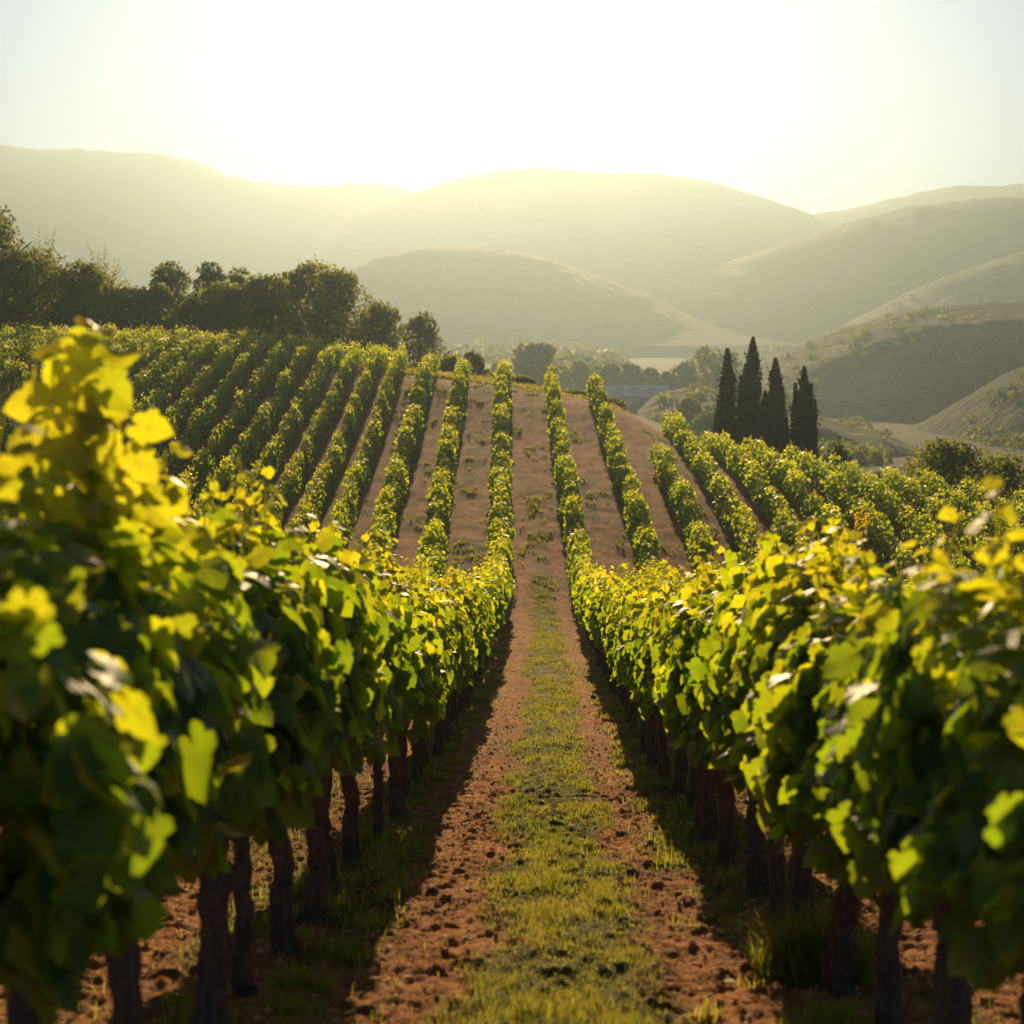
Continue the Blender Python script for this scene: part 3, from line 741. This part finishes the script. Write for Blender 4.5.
def cordon_mb(seed, top, rad, h=.86, length=1.0):
    r = np.random.default_rng(seed + 500); mb = MB()
    for s in (-1, 1):
        q = [(top[0], top[1], h - .06), (top[0] * .6 + r.normal(0, .02), top[1] + s * .14, h + .06 + r.normal(0, .02)), (r.normal(0, .03), s * .32 * length, h + .12), (r.normal(0, .03), s * .56 * length, h + .10 + r.normal(0, .03))]
        tube(mb, q, [rad * .8, rad * .62, rad * .45, rad * .3], 8, 0, .25, seed + s)
        for k in range(2):   # upright canes
            b = np.array([0, s * r.uniform(.12, .5) * length, h + .08]); L = r.uniform(.6, .95)
            d = np.array([r.normal(0, .12), r.normal(0, .12), 1.0])
            tube(mb, [b, b + d * L * .5 + r.normal(0, .02, 3), b + d * L], [.010, .008, .004], 5, 0, .1, k)
    return mb

def variants(lod, n, size, count, seed, **kw):
    return [foliage_mb(seed + i, lod, n, size, **kw).mesh('foliage', M['vine_leaf']) for i in range(count)]
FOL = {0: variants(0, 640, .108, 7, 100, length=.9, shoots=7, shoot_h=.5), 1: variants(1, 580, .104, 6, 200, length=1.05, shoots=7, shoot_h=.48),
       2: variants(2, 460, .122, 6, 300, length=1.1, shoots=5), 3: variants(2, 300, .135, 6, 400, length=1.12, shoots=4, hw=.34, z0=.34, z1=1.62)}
TRK = []
for i in range(8):
    mb, top, rad = trunk_mb(700 + i)
    TRK.append((mb.mesh('trunk', M['vine_bark']), cordon_mb(700 + i, top, rad).mesh('cordon', M['vine_bark'])))
TRK_FAR = []
for i in range(3):
    mb, top, rad = trunk_mb(760 + i, 6, 5); TRK_FAR.append(mb.mesh('trunk', M['vine_bark']))

vr = np.random.default_rng(11)
ORD = ['nearest', 'second', 'third', 'fourth', 'fifth', 'sixth', 'seventh', 'eighth', 'ninth', 'tenth', 'eleventh', 'twelfth']
def vine(x, Y, lod, label, group, fol=None, sc=None, name='grapevine', rz=None):
    z = hz(x, Y) + .04
    s = (vr.uniform(.92, 1.1), 1.0, vr.uniform(.95, 1.08)) if sc is None else sc
    flip = vr.random() < .5
    t = thing(name, (x, Y, z), label, 'grapevine', group, rz=(math.pi if flip else 0) + vr.normal(0, .05) if rz is None else rz, sc=s)
    if lod <= 1:
        a, b = TRK[vr.integers(len(TRK))]; link('trunk', a, t); link('cordon', b, t)
    else:
        link('trunk', TRK_FAR[vr.integers(3)], t)
    link('foliage', fol if fol else FOL[lod][vr.integers(len(FOL[lod]))], t)
    return t

def row_x(k, Y): return (ROWS_R[k] if k >= 0 else ROWS_L[-k - 1]) * float(fan(Y)) + float(bend(Y))   # k>=0 right rows, k<0 left rows
near_left = [3.1, 3.8, 4.8, 5.5, 6.3, 7.05, 7.9, 9.0, 10.15, 11.2, 12.3]
near_right = [3.4, 4.15, 4.9, 5.65, 6.4, 7.1, 8.0, 8.9, 9.8, 10.65, 11.6, 12.6]
def row_positions(near, end):
    out = list(near); y = near[-1] + 1.08
    while y < end: out.append(y); y += 1.08
    return out
tall = foliage_mb(150, 0, 430, .135, length=.9, shoots=3, big_shoot=[(-.03, .05, .74, .0, .0, 30, .135), (-.10, -.08, .66, .03, .05, 24, .13), (.05, .0, .5, .06, 0, 20, .13), (-.2, .1, .3, -.1, 0, 10, .12)]).mesh('foliage', M['vine_leaf'])
shooty = foliage_mb(151, 0, 430, .125, length=.9, shoots=5, big_shoot=[(-.05, .1, .42, .0, .1, 13, .085), (-.1, .0, .36, .1, -.1, 10, .08)]).mesh('foliage', M['vine_leaf'])
count = 0
for sgn, near in ((-1, near_left), (1, near_right)):
    side_w = 'left' if sgn < 0 else 'right'
    k = -1 if sgn < 0 else 0
    for i, Y in enumerate(row_positions(near, 90)):
        x = row_x(k, Y) + vr.normal(0, .03)
        lod = 0 if Y < 10.6 else 1 if Y < 22 else 2 if Y < 46 else 3
        if i < len(ORD) - 1 and i < 11:
            lab = ORD[i] + ' grapevine from the camera in the row ' + side_w + ' of the grass strip'
            if sgn < 0 and i == 1: lab = 'second grapevine in the row left of the grass strip, tall blurred sunlit shoot on top'
        elif Y < 46:
            lab = 'leafy grapevine in the downhill stretch of the row ' + side_w + ' of the grass strip'
        else:
            lab = 'small grapevine on the facing slope in the middle row ' + side_w + ' of the path'
        grp = 'grapevines in the row ' + side_w + ' of the grass strip' + ('' if Y < 46 else ', on the facing slope')
        fol = None; sc = None; rz = None
        if sgn < 0 and i == 1: fol = tall; sc = (1, 1, 1); rz = 0
        if sgn > 0 and i == 5: fol = shooty; sc = (1, 1, 1.0); rz = 0
        if sgn > 0 and Y < 6: sc = (1, 1, .88)
        if sgn < 0 and Y < 10: sc = (1, 1, .93 if Y < 3.5 else .99 if Y < 4.5 else .97 if Y < 5.2 else 1.06)
        if lod == 3: sc = (vr.uniform(.75, 1.15), vr.uniform(.85, 1.05), vr.uniform(.70, 1.04))
        vine(x, Y, lod, lab, grp, fol, sc, rz=rz); count += 1
# facing slope: the two rows on either side that show largest
for k, nm in ((-2, 'second row left of the path'), (1, 'second row right of the path'), (-3, 'third row left of the path'), (2, 'third row right of the path')):
    Y = 49.5
    while True:
        x = row_x(k, Y)
        if Y > crest(x) or count >= 299: break
        vine(x + vr.normal(0, .04), Y, 3, 'small grapevine on the facing slope in the ' + nm, 'grapevines of the ' + nm, sc=(vr.uniform(.75, 1.15), vr.uniform(.85, 1.05), vr.uniform(.70, 1.04))); count += 1
        Y += 1.08
# a single vine turned gold among the green rows at the right
x = px_x(868, 59); t = thing('grapevine', (x, 59, hz(x, 59)), 'lone golden-yellow vine among the green rows at the right', 'grapevine', sc=(.9, .9, .95))
link('trunk', TRK_FAR[0], t); foliage_mb(990, 2, 170, .14, length=.45, shoots=2, hw=.28, z0=.5, z1=1.9).build('foliage', M['gold_leaf'], t)

# all further rows: one object
mb = MB()
LOW = [foliage_mb(450 + i, 3, 210, .16, length=1.15, shoots=3, hw=.34, z0=.3, z1=1.62) for i in range(6)]
LOWC = []
for q in LOW:
    LOWC.append((np.concatenate(q.v), np.concatenate([f.reshape(-1, 4) for f in q.f]), np.concatenate(q.a)))
MID = []
for i in range(3):
    q = foliage_mb(480 + i, 2, 330, .13, length=1.1, shoots=3); MID.append((np.concatenate(q.v), np.concatenate(q.f), np.concatenate(q.a)))
TV = []
for i in range(3):
    q, _, _ = trunk_mb(780 + i, 5, 3); TV.append((np.concatenate(q.v), q.f[0]))
mbt = MB(); nst = 0
def stuff_vine(x, Y, lib, sc):
    global nst
    V, Fc, a = lib[vr.integers(len(lib))]; z = hz(x, Y) + .04; s = -1 if vr.random() < .5 else 1
    mb.add(V * np.array([s * sc[0], s * sc[1], sc[2]]) + [x, Y, z], Fc, a + vr.normal(0, .05)); nst += 1
    V, Fc = TV[vr.integers(3)]; mbt.add(V + [x, Y, z], Fc, 0)
done = {-2, 1, -3, 2}
for k in range(-29, 15):
    if k in (-1, 0): continue
    Y = 5.0 + vr.uniform(0, .8) if -7 <= k <= 6 else (44.0 if k < 0 else 40.0) + vr.uniform(0, .8)
    while True:
        x = row_x(k, Y)
        if Y > crest(x) - .5: break
        if not (k in done and Y > 48.9):
            if Y < 30: stuff_vine(x + vr.normal(0, .04), Y, MID, (1, 1, vr.uniform(.92, 1.05)))
            else: stuff_vine(x + vr.normal(0, .05), Y, LOWC, ((vr.uniform(.5, .8) if k < -3 else vr.uniform(.8, 1.25)), vr.uniform(.85, 1.05), vr.uniform(.7, 1.05)))
        Y += 1.08
# the cross row along the left crest
xq = -38.0
while xq < -8.6:
    V, Fc, a = LOWC[vr.integers(6)]; Yq = 91.6 + .3 * math.sin(xq)
    V2 = np.stack([V[:, 1], V[:, 0], V[:, 2] * vr.uniform(.8, 1.0)], -1) + [xq, Yq, hz(xq, Yq)]
    mb.add(V2, Fc, a + .1); xq += 1.05
rows = mb.build('vineyard_rows', M['vine_leaf']); tag(rows, 'dense green vine rows covering the rest of the vineyard slope', 'vine rows', kind='stuff')
tr = mbt.build('vine_trunks', M['vine_bark'], rows); tag(tr, kind='stuff')

# ------------------------------------------------------------------ grass, clods, tufts
def blades(mb, x, Y, z, h, w, r, tint, lean=.5):
    n = len(x); a = r.uniform(0, 6.283, n); l = r.uniform(.1, 1, n) * lean
    dx, dy = np.cos(a), np.sin(a); b = a + np.pi / 2 + r.normal(0, .5, n); wx, wy = np.cos(b) * w / 2, np.sin(b) * w / 2
    B = np.stack([x, Y, z], -1); wv = np.stack([wx, wy, 0 * wx], -1)
    m1 = B + np.stack([dx * l * h * .3, dy * l * h * .3, h * .6], -1)
    m2 = B + np.stack([dx * l * h * .9, dy * l * h * .9, h * (1 - .35 * l)], -1)
    V = np.stack([B - wv, B + wv, m1 + wv * .8, m1 - wv * .8, m2], 1).reshape(-1, 3)
    i = np.arange(n)[:, None] * 5
    t = np.repeat(tint, 5)
    mb.v.append(V.astype(np.float32)); mb.a.append(t.astype(np.float32))
    mb.f.append(i + np.array([[0, 1, 2, 3]]) + mb.n); mb.f.append(i + np.array([[3, 2, 4]]) + mb.n); mb.n += len(V)
gr_ = np.random.default_rng(31)
mb = MB()
for y0, y1, dens, hh, ww in ((2.9, 8, 8500, .036, .0032), (8, 14, 5000, .038, .0045), (14, 26, 2000, .045, .008), (26, 50, 600, .06, .014)):
    n = int((y1 - y0) * 1.55 * dens); x = gr_.uniform(-.65, .9, n); Y = gr_.uniform(y0, y1, n)
    pm = strip_mask(x - bend(Y), Y) * (.25 + 1.5 * sst(.35, .62, fbm(x * 6, Y * 4, 3)))
    k = gr_.random(n) < pm; x, Y = x[k], Y[k]
    cl = fbm(x * 3.2 + 9, Y * 2.6, 3)
    blades(mb, x + bend(Y), Y, gz(x + bend(Y), Y) - .005, hh * gr_.uniform(.35, 1.3, len(x)) * (.15 + 5.2 * cl ** 2), ww * gr_.uniform(.7, 1.3, len(x)), gr_,
           np.clip(-.12 + 1.15 * fbm(x * 2.3, Y * 1.5 + 4, 3) + gr_.normal(0, .16, len(x)), 0, 1), 1.1)
# thin weeds under the vines and scattered over the tracks
for y0, y1, dens, hh, ww, xr_ in ((2.9, 14, 900, .07, .005, 2.4), (14, 40, 300, .08, .011, 3.0)):
    n = int((y1 - y0) * 2 * xr_ * dens); x = gr_.uniform(-xr_, xr_, n); Y = gr_.uniform(y0, y1, n)
    pm = weeds_mask(x, Y) ** 1.5 * .8 * (abs(x) > .6) + .012
    k = gr_.random(n) < pm; x, Y = x[k], Y[k]
    blades(mb, x, Y, gz(x, Y) - .005, hh * gr_.uniform(.3, 1.5, len(x)), ww * gr_.uniform(.7, 1.3, len(x)), gr_, np.clip(gr_.normal(.5, .25, len(x)), 0, 1), 1.0)
for _ in range(240):
    sd_ = -1 if gr_.random() < .5 else 1; cx = sd_ * gr_.uniform(.85, 1.5); cY = gr_.uniform(3.2, 26); nb = int(gr_.uniform(40, 130)); rr_ = gr_.uniform(.05, .16)
    a_ = gr_.uniform(0, 6.28, nb); q_ = rr_ * gr_.random(nb) ** .6; x = cx + np.cos(a_) * q_; Y = cY + np.sin(a_) * q_
    blades(mb, x, Y, gz(x, Y) - .005, gr_.uniform(.05, .13) * gr_.uniform(.4, 1.2, nb), (.004 + .0004 * cY) * gr_.uniform(.7, 1.3, nb), gr_, np.clip(gr_.normal(gr_.uniform(.3, .75), .15, nb), 0, 1), .9)
# broad weed patches in the lanes of the facing slope
n = 260000; x = gr_.uniform(-16, 16, n); Y = gr_.uniform(46, 90, n); k = (gr_.random(n) < weeds_mask(x, Y) ** 3 * sst(.40, .62, fbm(x * 2.2, Y * 1.5, 2)) * 6.0) & (Y < crest(x)); x, Y = x[k], Y[k]
blades(mb, x, Y, gz(x, Y) - .02, .15 * gr_.uniform(.4, 1.4, len(x)), .028 * gr_.uniform(.6, 1.4, len(x)), gr_, np.clip(gr_.normal(.42, .2, len(x)), 0, 1), .9)
# rough grass along the crest
n = 26000; x = gr_.uniform(-38, 9, n); Y = gr_.uniform(88.5, 97, n); 
blades(mb, x, Y, gz(x, Y) - .01, .35 * gr_.uniform(.3, 1.3, n) * fbm(x * .5, Y * .5, 3) * 1.6, .05 * gr_.uniform(.6, 1.4, n), gr_, np.clip(gr_.normal(.65, .2, n), 0, 1), .7)
o = mb.build('grass', M['grass']); tag(o, 'short sunlit grass and weeds growing between the vine rows', 'grass', kind='stuff')

OCT = np.array([(1, 0, 0), (-1, 0, 0), (0, 1, 0), (0, -1, 0), (0, 0, 1), (0, 0, -1)], float)
OF = [(0, 2, 4), (2, 1, 4), (1, 3, 4), (3, 0, 4), (2, 0, 5), (1, 2, 5), (3, 1, 5), (0, 3, 5)]
def ico():
    v = list(map(tuple, OCT)); f = []; cache = {}
    def mid(a, b):
        k = (min(a, b), max(a, b))
        if k not in cache:
            q = np.array(v[a]) + np.array(v[b]); v.append(tuple(q / np.linalg.norm(q))); cache[k] = len(v) - 1
        return cache[k]
    for a, b, c in OF:
        x, y, z = mid(a, b), mid(b, c), mid(c, a); f += [(a, x, z), (x, b, y), (z, y, c), (x, y, z)]
    return np.array(v), np.array(f)
cv, cf = ico(); nc = 22000
x = gr_.uniform(-2.2, 2.2, nc); Y = 2.9 + 20 * gr_.random(nc) ** 1.4
lane_ = abs(x - .14); k = (lane_ > .32) | (gr_.random(nc) < .12); x, Y = x[k], Y[k]; nc = len(x)
s = .004 + .014 * gr_.random(nc) ** 5.0
V = cv[None] * (1 + gr_.normal(0, .16, (nc, len(cv), 1))) * (s[:, None, None] * gr_.uniform(.6, 1.3, (nc, 1, 3)) * np.array([1.2, 1.2, .75]))
V = V + np.stack([x, Y, gz(x, Y) + s * .1], -1)[:, None]
mb = MB(); mb.add(V.reshape(-1, 3), (cf[None] + (np.arange(nc) * len(cv))[:, None, None]).reshape(-1, 3), 0)
o = mb.build('soil_clods', M['clod'], smooth=False); tag(o, 'loose reddish-brown clods and pebbles lying on the bare soil tracks', 'soil clods', kind='stuff')

npb = 2600; x = gr_.uniform(-2.2, 2.2, npb); Y = 2.9 + 16 * gr_.random(npb) ** 1.3; s = .004 + .012 * gr_.random(npb) ** 3
V = cv[None] * (1 + gr_.normal(0, .14, (npb, len(cv), 1))) * (s[:, None, None] * gr_.uniform(.5, 1.2, (npb, 1, 3)))
V = V + np.stack([x, Y, gz(x, Y) + s * .3], -1)[:, None]
mb = MB(); mb.add(V.reshape(-1, 3), (cf[None] + (np.arange(npb) * len(cv))[:, None, None]).reshape(-1, 3), 0)
o = mb.build('pebbles', plain_mat('pale_pebble', (.50, .40, .28), .8, 2, .35)); tag(o, 'small pale stones scattered over the soil tracks', 'pebbles', kind='stuff')
# fallen leaves on the tracks
nl_ = 420; x = gr_.uniform(-2.0, 2.0, nl_); Y = 3 + 16 * gr_.random(nl_) ** 1.2
mb = MB(); put_leaves(mb, np.stack([x, Y, gz(x, Y) + .012], -1), np.array([0, 0, 1.]) + gr_.normal(0, .35, (nl_, 3)), gr_.normal(size=(nl_, 3)), gr_.uniform(.02, .05, nl_), gr_.uniform(0, 1, nl_), 1, gr_)
o = mb.build('fallen_leaves', leaf_mat('dry_leaf', [(0, (.16, .09, .035)), (1, (.34, .22, .08))], [(0, (.15, .08, .02)), (1, (.35, .22, .05))], .25, .7, .2)); tag(o, 'curled brown fallen vine leaves lying on the ground', 'fallen leaves', kind='stuff')

def tuft(px, py, Y, h, spread, n, label, w=.006, tint=.35, lean=.8):
    x = px_x(px, Y) if py is None else pt(px, py, Y)[0]
    t = thing('grass_tuft', (x, Y, gz1(x, Y) - .01), label, 'grass tuft', 'grass tufts by the vine trunks')
    r = np.random.default_rng(int(px)); mb = MB(); a = r.uniform(0, 6.28, n); q = spread * r.random(n) ** .7
    blades(mb, np.cos(a) * q, np.sin(a) * q, np.zeros(n), h * r.uniform(.35, 1.1, n) * (1 - .45 * q / spread), w * r.uniform(.6, 1.4, n), r, np.clip(r.normal(tint, .18, n), 0, 1), lean)
    mb.build('blades', M['grass'], t)
tuft(818, 960, 5.95, .46, .28, 2200, 'big bushy grass tuft in front of the thick right-hand trunk', .006, .55)
tuft(706, 990, 5.3, .17, .07, 60, 'upright pale weed growing alone on the right soil track', .008, .75, .45)
tuft(335, 965, 6.2, .13, .17, 420, 'low grass tuft beside the trunks left of the track', .005, .4)
tuft(300, 1000, 5.6, .15, .16, 420, 'grass tuft closest to the camera under the left row', .006, .4)
tuft(395, 830, 10.2, .13, .16, 300, 'small grass tuft farther down under the left row', .007, .4)
tuft(715, 840, 9.4, .14, .17, 320, 'small grass tuft at the foot of the right row, farther down', .007, .4)
tuft(835, 1015, 5.0, .16, .2, 520, 'low spreading grass tuft below the big bushy one', .006, .4)

# ------------------------------------------------------------------ haze
mb = MB(); box(mb, -3600, 3600, -500, 4100, -46, 312)
hz_o = mb.build('haze', None, smooth=False); tag(hz_o, kind='stuff')
m, nt, out = new_mat('haze_air')
pv = N(nt, 'ShaderNodeVolumePrincipled'); pv.inputs['Color'].default_value = (.167, .221, .250, 1)
pv.inputs['Density'].default_value = HAZE_DENSITY; pv.inputs['Anisotropy'].default_value = .66
nt.links.new(pv.outputs[0], out.inputs['Volume']); hz_o.data.materials.append(m)
print('vines', count, 'stuff vines', nst)
